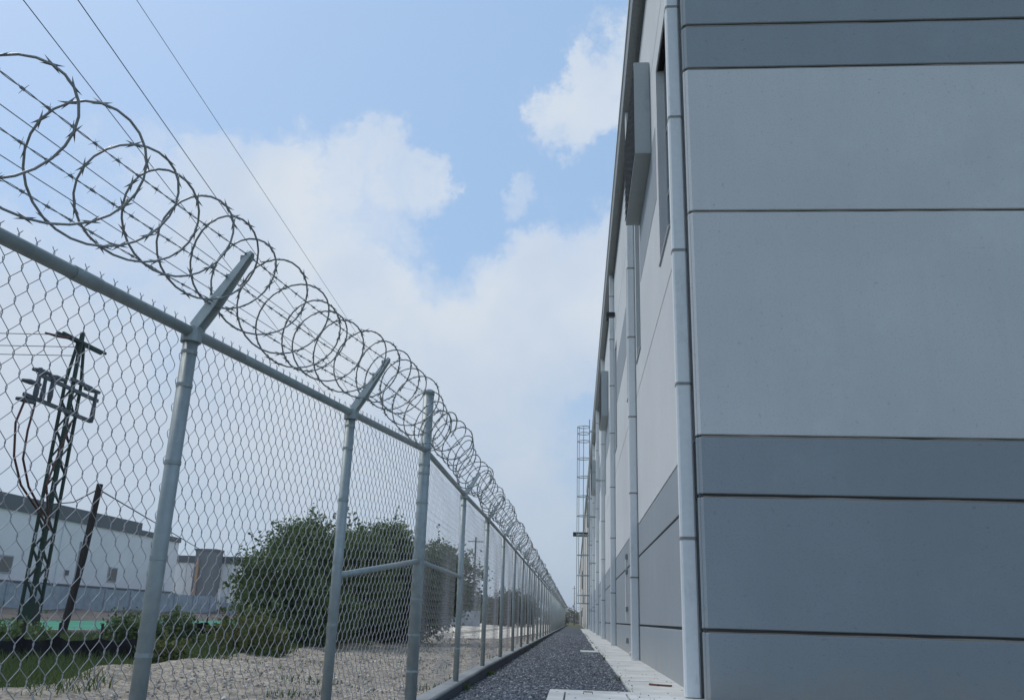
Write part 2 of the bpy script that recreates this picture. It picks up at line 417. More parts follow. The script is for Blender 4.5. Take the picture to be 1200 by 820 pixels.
# walkway along the wall, cast in slabs
wk = bpy.data.objects.new('walkway', None); COL.objects.link(wk); wk['kind'] = 'structure'
edges = [-6, -3.6, -1.2, 1.2, 3.6, 6.0, 8.4, 10.96, 13.35, 15.7, 18.1, 20.5, 22.9, 25.1]
for i in range(len(edges)-1):
    MB().box(.70+random.uniform(-.006, .006), W+.03, edges[i]+.006, edges[i+1]-.006, -.1, .06+random.uniform(-.003, .003)).build('slab', m_conc, wk, bevel=.006)
MB().box(.16, W+.03, 25.106, 26.3, -.1, .062).build('slab', m_conc, wk, bevel=.006)
y = 26.312
while y < 96:
    MB().box(.60+random.uniform(-.02, .02), W+.03, y, y+2.9, -.1, .06+random.uniform(-.004, .004)).build('slab', m_conc, wk, bevel=.006); y += 2.912

# inspection slab with its lid
mh = thing('manhole_slab', 'pale square concrete inspection slab with a lid, set in the gravel beside the walkway', 'manhole', (.2, 10.0, 0))
sl = MB(); sl.box(-.29, -.12, 8.2, 10.93, -.1, .085).box(.60, .69, 8.2, 10.93, -.1, .085).box(-.12, .60, 10.57, 10.93, -.1, .085).box(-.12, .60, 8.2, 8.5, -.1, .085).box(-.12, .60, 8.5, 10.57, -.1, .03)
sl.build('slab_rim', m_conc, mh)
MB().box(-.098, .578, 8.52, 10.548, -.02, .092).build('lid', m_conc, mh, bevel=.008)
MB().tube([(.1, 10.3, .09), (.1, 10.3, .115), (.2, 10.3, .115), (.2, 10.3, .09)], .006, 6).build('lid_handle', m_rust, mh)
# dead leaves and flakes on the slab and walkway
st = MB()
for i in range(46):
    x = random.uniform(-.2, 1.4); yq = random.uniform(9.6, 15); z = .094 if (x < .69 and yq < 10.9) else (.068 if x > .72 else .03)
    a = random.random()*6.28; s_ = random.uniform(.008, .022)
    c_, n_ = math.cos(a)*s_, math.sin(a)*s_
    st.add([(x-c_, yq-n_, z), (x+n_*.5, yq-c_*.5, z+.008), (x+c_, yq+n_, z+.002), (x-n_*.5, yq+c_*.5, z+.004)], [(0,1,2,3)])
st.build('dead_leaves', m_rust, kind='stuff')
tag(MB().bar((1.02, 12.6, .072), (1.30, 12.45, .072), .05, .02).bar((1.04, 12.75, .07), (1.12, 12.5, .074), .03, .014).build('timber_offcut', m_rust), 'reddish scrap of timber lying on the walkway at the foot of the wall', 'scrap wood')

# ------------------------------------------------------------------ the grey warehouse
bl = thing('warehouse', 'large grey panelled warehouse with pale downspouts, filling the right side of the picture', 'building', (8, 50, 0))
Y0 = 10.45; YE = 95.5; TOP = 14.15; XE = 26
def side_panel(y0, y1, z0, z1, mat, holes=(), d=.035, ch=.008):
    """panel on the long wall: faces -X, its face at x=W; holes are (ya,yb,za,zb) with reveals .22 deep"""
    b = MB(); ysv = sorted({y0, y1, *[h[i] for h in holes for i in (0, 1)]}); zsv = sorted({z0, z1, *[h[i] for h in holes for i in (2, 3)]})
    inner = lambda v, a, c: a+ch if v == a else (c-ch if v == c else v)
    for a, c in zip(ysv[:-1], ysv[1:]):
        for e, f_ in zip(zsv[:-1], zsv[1:]):
            if any(h[0] <= a and c <= h[1] and h[2] <= e and f_ <= h[3] for h in holes): continue
            A, C, E_, G = inner(a, y0, y1), inner(c, y0, y1), inner(e, z0, z1), inner(f_, z0, z1)
            b.add([(W, A, E_), (W, C, E_), (W, C, G), (W, A, G)], [(0, 3, 2, 1)][::1])
    q = [(y0+ch, z0+ch), (y1-ch, z0+ch), (y1-ch, z1-ch), (y0+ch, z1-ch)]; q2 = [(y0, z0), (y1, z0), (y1, z1), (y0, z1)]
    vs = [(W, *p) for p in q]+[(W+ch, *p) for p in q2]+[(W+d, *p) for p in q2]
    b.add(vs, [(i, (i+1) % 4, 4+(i+1) % 4, 4+i) for i in range(4)]+[(4+i, 4+(i+1) % 4, 8+(i+1) % 4, 8+i) for i in range(4)])
    for h in holes:
        q = [(h[0], h[2]), (h[1], h[2]), (h[1], h[3]), (h[0], h[3])]
        b.add([(W, *p) for p in q]+[(W+.24, *p) for p in q], [(i, 4+i, 4+(i+1) % 4, (i+1) % 4) for i in range(4)])
    return b.build('wall_panel', mat, bl)
rowsS = [(-.2, .79, m_dark), (.83, 2.31, m_dark), (2.345, 3.045, m_dark), (3.065, 6.10, m_light), (6.125, 11.50, m_light), (11.525, TOP, m_light)]
pipes = [10.62, 20.45, 32.0, 43.5, 55.0, 66.5, 78.0, 89.5]
bays = [10.70]+[p+.09 for p in pipes[1:]]+[YE]
bays = [(a, b) for a, b in zip(bays[:-1], bays[1:])]
wins = []
for i, (a, b) in enumerate(bays):
    L_ = b-a
    hs = [(a+1.75, a+3.4, 6.9, 10.9), (b-1.75, b-.4, 6.9, 10.9)] if L_ > 7 else []
    wins += hs
    for z0, z1, mt in rowsS:
        side_panel(a+.012, b-.012, z0, z1, mt, hs if z0 == 6.125 else ())
    if L_ > 7:   # darker field round the louvre
        MB().box(W-.006, W+.001, a+3.75, b-1.95, 8.4, 9.9).build('darker_panel', m_dark, bl)
# backing wall behind the joints
bk = MB()
segs = [(Y0+.05, YE)]
zc = [(-.2, 6.9), (10.9, TOP)]
for a, b in zc: bk.box(W+.028, W+.25, Y0+.05, YE, a, b)
yc = Y0+.05
for h in wins:
    bk.box(W+.028, W+.2399, yc, h[0]-.001, 6.9, 10.9); yc = h[1]+.001
bk.box(W+.028, W+.2399, yc, YE, 6.9, 10.9)
bk.box(W+.03, XE, Y0+.035, Y0+.3, -.2, TOP-.01)
bk.build('wall_core', m_joint, bl)
# front face panels: profile with chamfered vertical edges
def front_panel(x0, x1, z0, z1, mat, corner=False):
    c0 = .055 if corner else .01; ch = .010; b = MB(); yf = Y0
    prof = [(x0, yf+.12 if corner else yf+.035), (x0, yf+c0), (x0+c0, yf), (x1-.01, yf), (x1, yf+.01), (x1, yf+.035)]
    def ring(z, ins):
        return [(x + (ins if k == 1 or k == 2 else -ins if k in (3, 4) else 0)*.0, y_+ins if k in (2, 3) else y_+(ins if k in (1, 4) else 0), z) for k, (x, y_) in enumerate(prof)]
    vs = ring(z0, ch)+ring(z0+ch, 0)+ring(z1-ch, 0)+ring(z1, ch); k = len(prof)
    fs = [(r_*k+i, r_*k+i+1, (r_+1)*k+i+1, (r_+1)*k+i) for r_ in range(3) for i in range(k-1)]
    fs += [tuple(reversed(range(k))), tuple(range(3*k, 4*k))]
    b.add(vs, fs); return b.build('wall_panel', mat, bl)
rowsF = [(-.2, .785, m_dark), (.83, 2.33, m_dark), (2.375, 3.065, m_dark), (3.095, 6.105, m_light), (6.135, 8.325, m_light), (8.36, 9.045, m_dark), (9.09, TOP, m_dark)]
for x0, x1, cn_ in ((W+.012, 8.6, True), (8.625, 15, False), (15.025, 22, False)):
    for z0, z1, mt in rowsF: front_panel(x0, x1, z0, z1, mt, cn_)
sl_ = MB()
for z_ in (.785, 2.33, 3.065, 6.105, 8.325, 9.045):
    h_ = .016; xs_ = np.arange(W+.07, 9, .06); vs = []
    for x_ in xs_:
        a_ = h_*(.8+1.3*(float(vnoise(np.array([x_*3.+z_*9]), np.array([z_]), 5)[0])-.3)); vs += [(x_, Y0+.004, z_-.003), (x_, Y0+.012, z_+a_), (x_, Y0+.034, z_+a_)]
    k0 = len(xs_); sl_.add(vs, [(i*3+j, (i+1)*3+j, (i+1)*3+j+1, i*3+j+1) for i in range(k0-1) for j in range(2)])
sl_.build('sealant', m_seal, bl)
# roof and gutter
MB().box(W+.26, XE, Y0+.3, YE, TOP-.15, TOP-.02).build('roof', m_gutter, bl)
gt = MB()
x0g = 1.19
gy = Y0-.02
gt.add([(W-.002, gy, TOP-.02), (x0g, gy, TOP-.02), (x0g-.03, gy, TOP+.42), (W+.3, gy, TOP+.42), (W-.002, YE, TOP-.02), (x0g, YE, TOP-.02), (x0g-.03, YE, TOP+.42), (W+.3, YE, TOP+.42)],
       [(0,1,2,3), (7,6,5,4), (1,0,4,5), (2,1,5,6), (3,2,6,7), (0,3,7,4)])
gt.build('gutter', m_gutter, bl)
gl = MB().box(x0g-.055, x0g-.028, gy, YE, TOP+.36, TOP+.46); gl.build('gutter_edge', m_pipe, bl)
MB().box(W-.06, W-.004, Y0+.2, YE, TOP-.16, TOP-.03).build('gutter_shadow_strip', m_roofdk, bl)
MB().box(W+.3, XE, Y0-.01, Y0+.3, TOP+.0, TOP+.4).build('front_parapet', m_gutter, bl)
# downspouts
dproto = None
for i, py in enumerate(pipes):
    # square sheet pipe, chamfered
    a, b, c = 1.265, 1.452, .022; yA, yB = 0, .15
    prof = [(a+c, yA), (b-c, yA), (b, yA+c), (b, yB-c), (b-c, yB), (a+c, yB), (a, yB-c), (a, yA+c)]
    z0p, z1p = .075, TOP-.02
    if dproto is None:
        mb = MB(); vs = [(x, y_, z) for z in (z0p, z1p) for x, y_ in prof]
        mb.add(vs, [(k, (k+1) % 8, 8+(k+1) % 8, 8+k) for k in range(8)]+[tuple(reversed(range(8))), tuple(range(8, 16))])
        d = mb.build('downspout', m_pipe, bl); dproto = d
        cm = MB()
        def collar(z, hgt=.035, o=.006):
            pr = [(x+(o if x > 1.32 else -o), y_+(o if y_ > .075 else -o)) for x, y_ in prof]
            cm2 = MB(); vs = [(x, y_, zz) for zz in (z, z+hgt) for x, y_ in pr]
            cm2.add(vs, [(k, (k+1) % 8, 8+(k+1) % 8, 8+k) for k in range(8)]+[tuple(reversed(range(8))), tuple(range(8, 16))])
            cm2.box(1.44, W-.002, .05, .10, z+.005, z+hgt-.005); return cm2
        cols = []
        for z in (1.84, 3.77, 5.62, 7.66, 9.52, 11.4, 13.2):
            ck = link('collar', None, d) if False else collar(z).build('collar', m_pipe_dark, d); cols.append(ck)
        d.location = (0, py, 0)
    else:
        d = dproto.copy(); COL.objects.link(d); d.location = (0, py, 0)
        d.parent = bl; d.matrix_parent_inverse = dproto.matrix_parent_inverse.copy()
        for ck in cols:
            e = ck.copy(); COL.objects.link(e); e.parent = d
# windows
for k, h in enumerate(wins):
    if h[0] > 60: pass
    ya, yb, za, zb = h
    fr = MB(); t_ = .05; xf = W+.15
    for a, b, c_, e in ((ya, ya+t_, za, zb), (yb-t_, yb, za, zb), (ya+t_, yb-t_, za, za+t_), (ya+t_, yb-t_, zb-t_, zb), (ya+t_, yb-t_, za+1.3, za+1.3+t_), (ya+t_, yb-t_, za+2.6, za+2.6+t_)):
        fr.box(xf, xf+.06, a+.001, b-.001, c_+.001, e-.001)
    f_ = fr.build('window', m_frame, bl)
    for q in range(3):
        MB().box(xf+.02, xf+.03, ya+t_, yb-t_, za+t_+q*1.3, za+1.3+q*1.3 if q < 2 else zb-t_).build('pane', m_glass, f_)
    MB().box(W-.03, W+.15, ya+.002, yb-.002, za-.03, za+.004).build('sill', m_sheet, f_)
# louvre hoods
for k, yb in enumerate((15.3, 38.4, 61.6, 84.6)):
    o_x = 1.135; y1_ = yb+3.3; z0_, z1_ = 9.85, 11.98
    hd = MB().box(o_x, W-.008, yb, yb+.03, z0_, z1_).box(o_x, W-.008, y1_-.03, y1_, z0_, z1_).box(o_x, W-.008, yb+.03, y1_-.03, z1_-.03, z1_).box(o_x, W-.008, yb+.03, y1_-.03, z0_, z0_+.03)
    h_ = hd.build('louvre_box', m_sheet, bl)
    z = z0_+.06; n_ = 0
    while z < z1_-.1:
        MB().add([(o_x+.002, yb+.031, z), (o_x+.10, yb+.031, z+.075), (o_x+.10, y1_-.031, z+.075), (o_x+.002, y1_-.031, z), (o_x+.002, yb+.031, z+.012), (o_x+.10, yb+.031, z+.087), (o_x+.10, y1_-.031, z+.087), (o_x+.002, y1_-.031, z+.012)],
                 [(3,2,1,0), (4,5,6,7), (0,1,5,4), (1,2,6,5), (2,3,7,6), (3,0,4,7)]).build('blade', m_sheet_dk, h_); z += .11
    gd = MB()
    for q in np.arange(yb+.1, y1_-.05, .30): gd.box(o_x-.012, o_x-.002, q, q+.022, z0_+.02, z1_-.02)
    for q in np.arange(z0_+.08, z1_-.05, .17): gd.box(o_x-.0225, o_x-.0125, yb+.03, y1_-.03, q, q+.022)
    gd.build('guard_grille', m_roofdk, h_)
    MB().box(W-.02, W-.0085, yb+.031, y1_-.031, z0_+.04, z1_-.04).build('mesh_screen', m_black, h_)
# wall lamp
lp = MB(); lp.box(1.10, W-.02, 30.9, 31.15, 12.0, 12.16).box(1.10, 1.2, 30.9, 31.15, 11.86, 12.0); l_ = lp.build('wall_lamp', m_black, bl, bevel=.02)
MB().box(1.21, 1.40, 30.93, 31.12, 11.985, 11.998).build('lens', m_glass, l_)
# conduit and boxes low on the wall in the second bay
cd = MB().tube([(W-.05, 24.8, .9+.0), (W-.05, 24.8, 2.55)], .022, 8).build('conduit', m_bright, bl)
for z, s_ in ((2.55, .10), (2.15, .09), (1.15, .09), (.32, .10)):
    MB().box(W-.07, W-.002, 24.8-s_/2-.03, 24.8+s_/2+.03, z, z+s_*1.4).build('junction_box', m_gutter, bl, bevel=.006)
MB().tube([(W-.06, 22.9, .065), (W-.06, 22.9, .13), (W-.01, 22.9, .14)], .05, 10).build('drain_stub', m_bright, bl)
# far end: conduit with arm
MB().tube([(W-.12, 94.5, 0.05), (W-.12, 94.5, 9.6)], .08, 8).build('service_pipe', m_black, bl)
MB().box(W-1.75, W-.02, 94.3, 94.7, 9.55, 10.0).build('wall_bracket', m_black, bl, bevel=.02)
for y_, z in ((70, 10.3), (70, 6.6), (48.5, 8.4)):
    MB().box(W-.5, W-.01, y_, y_+.08, z, z+.1).build('pipe_bracket', m_sheet, bl)

# caged ladder
lad = thing('caged_ladder', 'tall roof ladder with round safety cage, fixed to the far warehouse wall', 'ladder', (1.0, 58, 0))
cx_, cy_, cr_ = .50, 58.0, .42
MB().tube([(.90, 57.78, .6), (.90, 57.78, 14.1)], .028, 6).build('rail', m_post, lad)
MB().tube([(.90, 58.22, .6), (.90, 58.22, 14.1)], .028, 6).build('rail', m_post, lad)
for z in np.arange(.8, 14, .31): MB().tube([(.90, 57.79, z), (.90, 58.21, z)], .015, 6).build('rung', m_post, lad)
hz = [1.95, 2.45, 3.7, 5.0, 6.3, 7.55, 8.85, 10.15, 11.4, 12.6, 13.15, 13.6]
for z in hz:
    MB().tube([(cx_+cr_*math.cos(a), cy_+cr_*math.sin(a), z) for a in np.linspace(0, 2*math.pi, 20, endpoint=False)], .03, 5, closed=True).build('hoop', m_post, lad)
for a in np.linspace(math.pi*.5, math.pi*1.5, 5):
    MB().tube([(cx_+cr_*math.cos(a), cy_+cr_*math.sin(a), 1.95), (cx_+cr_*math.cos(a), cy_+cr_*math.sin(a), 13.6)], .022, 5).build('cage_bar', m_post, lad)
for z in (1.5, 4.5, 7.5, 10.5, 13.3): MB().bar((.90, 57.78, z), (W, 57.78, z), .05).bar((.90, 58.22, z), (W, 58.22, z), .05).build('standoff', m_post, lad)

# cream warehouse continuing beyond
cb = thing('warehouse', 'cream warehouse standing beyond the far end of the grey one', 'building', (10, 150, 0))
MB().box(1.30, 20, 97.2, 260, -.2, 13.9).build('wall', m_cream, cb)
MB().box(1.1, 20.2, 97.1, 260.2, 13.9, 14.4).build('parapet', m_gutter, cb)
for y_, z0_, z1_ in ((160, 6.5, 9.5), (120, 3.2, 4.2), (150, 1.6, 3.0), (175, .0, 2.8), (200, 6.5, 9.), (215, .0, 3.)):
    MB().box(1.2, 1.31, y_, y_+7, z0_, z1_).build('opening', m_black, cb)
for y_ in (110, 135, 190): MB().box(1.12, 1.29, y_, y_+.3, .1, 13.8).build('downspout', m_white, cb)

# ------------------------------------------------------------------ the fence
fe = thing('chain_link_fence', 'long galvanised chain link fence topped with razor coils, left of the gravel path', 'fence', (-1.41, 7.84, .12))
RAIL = 2.35
def r1(p): return RAIL-.0562*(FB-Vector((p.x, p.y))).length      # the near run climbs towards the corner post
def rz(y): return 2.35 if y < 11 else 2.35+.05*min(1, (y-11)/4)
def tube_part(name, a, b, r, n=14, mat=m_post, parent=fe): return MB().tube([a, b], r, n).build(name, mat, parent, smooth=False)
def smooth_tube(name, pts, r, n=14, mat=m_post, parent=fe):
    o = MB().tube(pts, r, n).build(name, mat, parent); 
    for p in o.data.polygons: p.use_smooth = len(p.vertices) == 4
    return o
def post(x, y, r, top, base, bands=(), name='post'):
    o = smooth_tube(name, [(x, y, base-.1), (x, y, top)], r)
    for z in bands:
        q = MB().tube([(x, y, z), (x, y, z+.018)], r+.0028, 14).build('band', m_post, o)
    return o
def arm(x, y, z, nx_, ny_, ln_h, ln_v, far=False):
    """pressed steel arm, tapered channel with the top plate and two flanges"""
    t = Vector((ln_h*nx_, ln_h*ny_, ln_v)); L_ = t.length; t.normalize()
    side = Vector((-ny_, nx_, 0)); up = side.cross(t); 
    if up.z < 0: up = -up
    b = MB(); a0 = Vector((x, y, z))
    def q(s, w, h): return a0+t*s+side*w+up*h
    w0, w1, h0, h1 = .033, .021, .040, .020
    st_ = [(0, w0, h0), (.12, w0, h0), (L_-.02, w1, h1), (L_, w1*.6, h1*.6)]
    vs = []
    for s, w, h in st_: vs += [q(s, -w, -h), q(s, -w, h*.2), q(s, w, h*.2), q(s, w, -h), q(s, w*.8, -h), q(s, w*.8, 0), q(s, -w*.8, 0), q(s, -w*.8, -h)]
    fs = [(i*8+j, i*8+(j+1) % 8, (i+1)*8+(j+1) % 8, (i+1)*8+j) for i in range(3) for j in range(8)]+[tuple(range(7, -1, -1)), tuple(range(24, 32))]
    b.add(vs, fs); o = b.build('barb_arm', m_arm, fe)
    if not far:
        cap = MB().tube([(x, y, z-.07), (x, y, z-.0), (x, y, z+.015)], [.048, .048, .03], 14).build('post_cap', m_post, o)
        for s in (.14*L_/.5, .3*L_/.5+.02, L_-.05):
            c = q(s, 0, .012); MB().box(c.x-.012, c.x+.012, c.y-.012, c.y+.012, c.z-.01, c.z+.014).build('clip', m_razor, o)
    return o
nrm = Vector((FU.y, -FU.x))
# run 1 (angled, nearest) posts
p1 = FA; p2 = FB-FU*1.99; p0 = FA-FU*2.2
for p in (p0, p1, p2):
    post(p.x, p.y, .0345 if p is not p2 else .034, r1(p)-.03, .02, [r1(p)-q for q in (.11, .27, .63, 1.05, 1.45)])
post(FB.x-.0, FB.y, .052, 2.90, .05, (2.20, 2.12, 1.85, 1.50, 1.36, 1.0, .7, .4), 'corner_post')
smooth_tube('post_cap', [(FB.x, FB.y, 2.88), (FB.x, FB.y, 2.92), (FB.x, FB.y, 2.935)], [.056, .056, .03])
p00 = FA-FU*3.6
def rp(p): return (p.x, p.y, r1(p))
smooth_tube('top_rail', [rp(p00), rp(p1+FU*.5)], .0262)
smooth_tube('rail_sleeve', [rp(p1-FU*.86), rp(p1-FU*.70)], .0290)
smooth_tube('top_rail', [rp(p1+FU*.501), (FB.x, FB.y, RAIL)], .0255)
smooth_tube('brace_rail', [(p2.x, p2.y, 1.11), (FB.x, FB.y, 1.34)], .023)
for p in (p0, p1, p2):
    arm(p.x, p.y, r1(p)+.02, nrm.x, nrm.y, .25, .385)
# run 2: posts share one mesh
ys2 = [10.78, 13.85, 17.1] + [20.4+3.25*i for i in range(34)]
ppm = None
for i, y_ in enumerate(ys2):
    if i < 3:
        po = post(-1.41, y_, .034, rz(y_)-.03, .1, (2.2, 1.3, .5))
        amm = arm(-1.41, y_, rz(y_)+.015, 1, 0, .19, .27, far=i > 1)
        if i == 2: ppm = po
    else:
        o = ppm.copy(); COL.objects.link(o); o.parent = fe; o.matrix_parent_inverse = ppm.matrix_parent_inverse.copy(); o.location = (0, y_-17.1, 0)
        o = amm.copy(); COL.objects.link(o); o.parent = fe; o.matrix_parent_inverse = amm.matrix_parent_inverse.copy(); o.location = (0, y_-17.1, 0)
ends = [FB.y]+ys2
for i in range(len(ends)-1):
    a, b = ends[i], ends[i+1]
    MB().tube([(-1.41, a+.001, rz(a)), (-1.41, b-.001, rz(b))], .026, 8).build('top_rail', m_post, fe, smooth=True)
smooth_tube('brace_rail', [(-1.41, FB.y, 1.34), (-1.41, ys2[0], 1.34)], .022)

# chain-link fabric: every wire is a tube with interlocking bends
def fabric(length, z0, z1, w, h, r, jit=0., top=True, fine=True):
    """in local frame: along +X, up Z, wires weave in Y. returns V,F (quads)"""
    Vl = []; Fl = []; base = 0; nw = int(length/(w/2)); K = int((z1-z0)/(h/2))
    rj = np.random.default_rng(3)
    for i in range(nw):
        xl = i*w/2; xr = xl+w/2; pts = []
        for k in range(K+1):
            z = z0+k*h/2; right = (k+i) % 2 == 0
            x = xr+.004 if right else xl-.004; yy_ = .004 if right else -.004
            if fine:
                e = .013; sg = 1 if right else -1
                pts += [(x-.006*sg, yy_*.3, z-e), (x+.0015*sg, yy_, z-e*.4), (x+.0015*sg, yy_*.4, z+e*.4), (x-.006*sg, -yy_*.6, z+e)]
            else: pts.append((x, yy_, z))
        P = np.array(pts, float)
        if jit: P[:, 0] += jit*(vnoise(P[:, 2]*2+i*.13, P[:, 2]*0+i*.31, 4)-.5); P[:, 1] += jit*2*(vnoise(P[:, 2]*1.2, np.full(len(P), i*.05), 8)-.5)
        if top and (K+i) % 2 == 0:
            px_ = P[-1, 0]
            P = np.vstack([P, [px_+.002, 0, P[-1, 2]+.018], [px_-.002, 0, P[-1, 2]+.036], [px_+.016, 0, P[-1, 2]+.056]])
        elif top:
            px_ = P[-1, 0]
            P = np.vstack([P, [px_-.002, 0, P[-1, 2]+.018], [px_+.002, 0, P[-1, 2]+.036], [px_-.016, 0, P[-1, 2]+.056]])
        T = np.gradient(P, axis=0); T /= np.linalg.norm(T, axis=1)[:, None]
        U = np.cross(T, [0, 1, 0]); U /= np.linalg.norm(U, axis=1)[:, None]; Wv = np.cross(T, U)
        ring = np.stack([P+U*r, P+Wv*r, P-U*r, P-Wv*r], 1); n_ = len(P)
        Vl.append(ring.reshape(-1, 3))
        I = (np.arange(n_-1)[:, None]*4+np.arange(4)[None]); J = (np.arange(n_-1)[:, None]*4+(np.arange(4)[None]+1) % 4)
        Fl.append(np.stack([I, J, J+4, I+4], -1).reshape(-1, 4)+base); base += n_*4
    return np.concatenate(Vl), np.concatenate(Fl)
CW, CH = .092, .124
def place_fabric(V, a2, dir2, name='mesh_panel', r=None):
    Q = np.empty_like(V); nx_, ny_ = dir2.y, -dir2.x   # offset to the far side of the posts
    Q[:, 0] = a2.x+dir2.x*V[:, 0]-nx_*(V[:, 1]+.045); Q[:, 1] = a2.y+dir2.y*V[:, 0]-ny_*(V[:, 1]+.045); Q[:, 2] = V[:, 2]
    return Q
marks = [FA-FU*3.6, FA-FU*2.2, FA, p2, FB]
for a, b in zip(marks[:-1], marks[1:]):
    L_ = (b-a).length; z1_ = r1(a)+.01
    K = int((z1_-.03)/(CH/2)); V, F = fabric(L_, z1_-K*CH/2, z1_+.0001, CW, CH, .0020, jit=.010)
    V[:, 2] += (r1(b)-r1(a))*V[:, 0]/L_
    link('mesh_panel', npmesh('mesh_panel', place_fabric(V, a, FU), F, m_wire), fe, kind='stuff')
Vs, Fs = fabric(3.25, 0, 2.16+.0001, CW, CH, .0012, jit=.02)
Vs2, Fs2 = fabric(3.25, 0, 2.16+.0001, CW, CH, .0012, jit=.03, fine=False)
def shared(V): 
    Q = np.empty_like(V); Q[:, 0] = -.045-V[:, 1]; Q[:, 1] = V[:, 0]; Q[:, 2] = V[:, 2]; return Q
me1 = npmesh('mesh_panel', shared(Vs), Fs, m_wire); me2 = npmesh('mesh_panel', shared(Vs2), Fs2, m_wire)
for i in range(len(ends)-1):
    a, b = ends[i], ends[i+1]
    o = link('mesh_panel', me1 if i < 4 else me2, fe, kind='stuff'); o.location = (-1.41, a, rz(a)-2.155)
    o.scale = (1, (b-a)/3.25, 1)

# razor coils and barbed wire
def coil_pts(path, R, pitch, amp, seg=26, ph=0.):
    """loops lying nearly in the plane of the arms; spacing, size and lean wander from loop to loop"""
    pts = []; S_ = path['len']; n_ = int(S_/pitch*seg); s0 = 0.
    for k in range(n_):
        th = 2*math.pi*k/seg+ph; lp = th/(2*math.pi)
        wob = float(fbm(np.array([lp*.83+3.1]), np.array([7.7]), 3, 2)[0]); wob2 = float(fbm(np.array([lp*.9+31.]), np.array([2.2]), 8, 2)[0])
        s0 += pitch/seg*(1+1.1*wob2)
        s = min(max(s0+amp*math.cos(1.5*th+.4), 0), S_); c, e1, e2 = path['f'](s)
        rr = R*(1+.34*wob); pn = e1.cross(e2)
        e1 = (e1+pn*.5*wob2).normalized(); e2 = (e2+pn*.35*wob).normalized()
        pts.append(c+e1*rr*math.cos(th)+e2*rr*(1+.12*wob2)*math.sin(th))
    return pts
def coil_build(pts, r, nside, every, parent, bl_=.034):
    P = np.array([tuple(p) for p in pts]); T = np.gradient(P, axis=0); T /= np.linalg.norm(T, axis=1)[:, None]
    U = np.cross(T, [.31, .2, .93]); U /= np.linalg.norm(U, axis=1)[:, None]; Wv = np.cross(T, U)
    rings = np.stack([P+(U*math.cos(2*math.pi*j/nside)+Wv*math.sin(2*math.pi*j/nside))*r for j in range(nside)], 1)
    n_ = len(P); I = (np.arange(n_-1)[:, None]*nside+np.arange(nside)[None]); J = (np.arange(n_-1)[:, None]*nside+(np.arange(nside)[None]+1) % nside)
    F = np.stack([I, J, J+nside, I+nside], -1).reshape(-1, 4)
    o = link('razor_coil', npmesh('razor_coil', rings.reshape(-1, 3), F, m_razor, True), parent)
    # blade clusters
    d = np.linalg.norm(np.diff(P, axis=0), axis=1); cum = np.concatenate([[0], np.cumsum(d)])
    V = []; FF = []; k = 0
    for s in np.arange(.05, cum[-1], every):
        i = min(np.searchsorted(cum, s), n_-2); c = P[i]; t = T[i]; u = U[i]; w = Wv[i]
        a = random.random()*6.28; rad = u*math.cos(a)+w*math.sin(a); bt = np.cross(t, rad)
        for sgn in (-1, 1):
            for sd_ in (-1, 1):
                b0 = c+rad*sgn*r*.6-t*sd_*.006; b1 = c+rad*sgn*r*.6+t*sd_*.014
                tip = c+rad*sgn*(r+.011)+t*sd_*bl_
                off = bt*.0016
                V += [b0-off, b1-off, tip, b0+off, b1+off]; FF += [(k, k+1, k+2, k+2), (k+3, k+2, k+4, k+4), (k, k+2, k+3, k+3), (k+1, k+4, k+2, k+2)]; k += 5
    F3 = np.array([f[:3] for f in FF])
    link('razor_blades', npmesh('razor_blades', np.array(V), F3, m_razor), o, kind='stuff')
    return o
L1 = (FB-p00).length
A0 = p00
AV1 = (Vector((nrm.x, nrm.y, 0))*.25+Vector((0, 0, .385))).normalized()      # along the arms of the near run
AV2 = Vector((.19, 0, .27)).normalized()
def f1(s):
    t = max(0, min(1, (s-(L1-2.2))/2.2))
    u = Vector((FU.x, FU.y, 0)); pn = u.cross(AV1).normalized()
    p = A0+FU*s; c = Vector((p.x, p.y, r1(p)+.03))+AV1*(.315-.12*t*t+.02*math.sin(s*2.3)-.03*math.sin(math.pi*min(1, max(0, (s-3.6)/2.1))))
    w = .35*math.sin(s*3.1)
    return c, (u*(.86)+pn*(.42+.2*w)).normalized(), (AV1+u*.10*w).normalized()
coil_build(coil_pts({'len': L1, 'f': f1}, .222, .27, .015), .0047, 6, .115, fe)
def f2(s):
    y_ = FB.y+.05+s; u = Vector((0, 1, 0)); pn = u.cross(AV2).normalized()
    c = Vector((-1.41, y_, rz(y_)+.02))+AV2*(.245+.02*math.sin(s*1.9)); w = math.sin(s*2.7)
    return c, (u*.86+pn*(.40+.12*w)).normalized(), (AV2+pn*.12*w+u*.05*w).normalized()
coil_build(coil_pts({'len': 28., 'f': f2}, .200, .34, .03, 24), .0058, 5, .125, fe)
def f3(s): return f2(s+28.)
coil_build(coil_pts({'len': 88., 'f': f3}, .200, .36, .03, 16), .0072, 4, .14, fe)
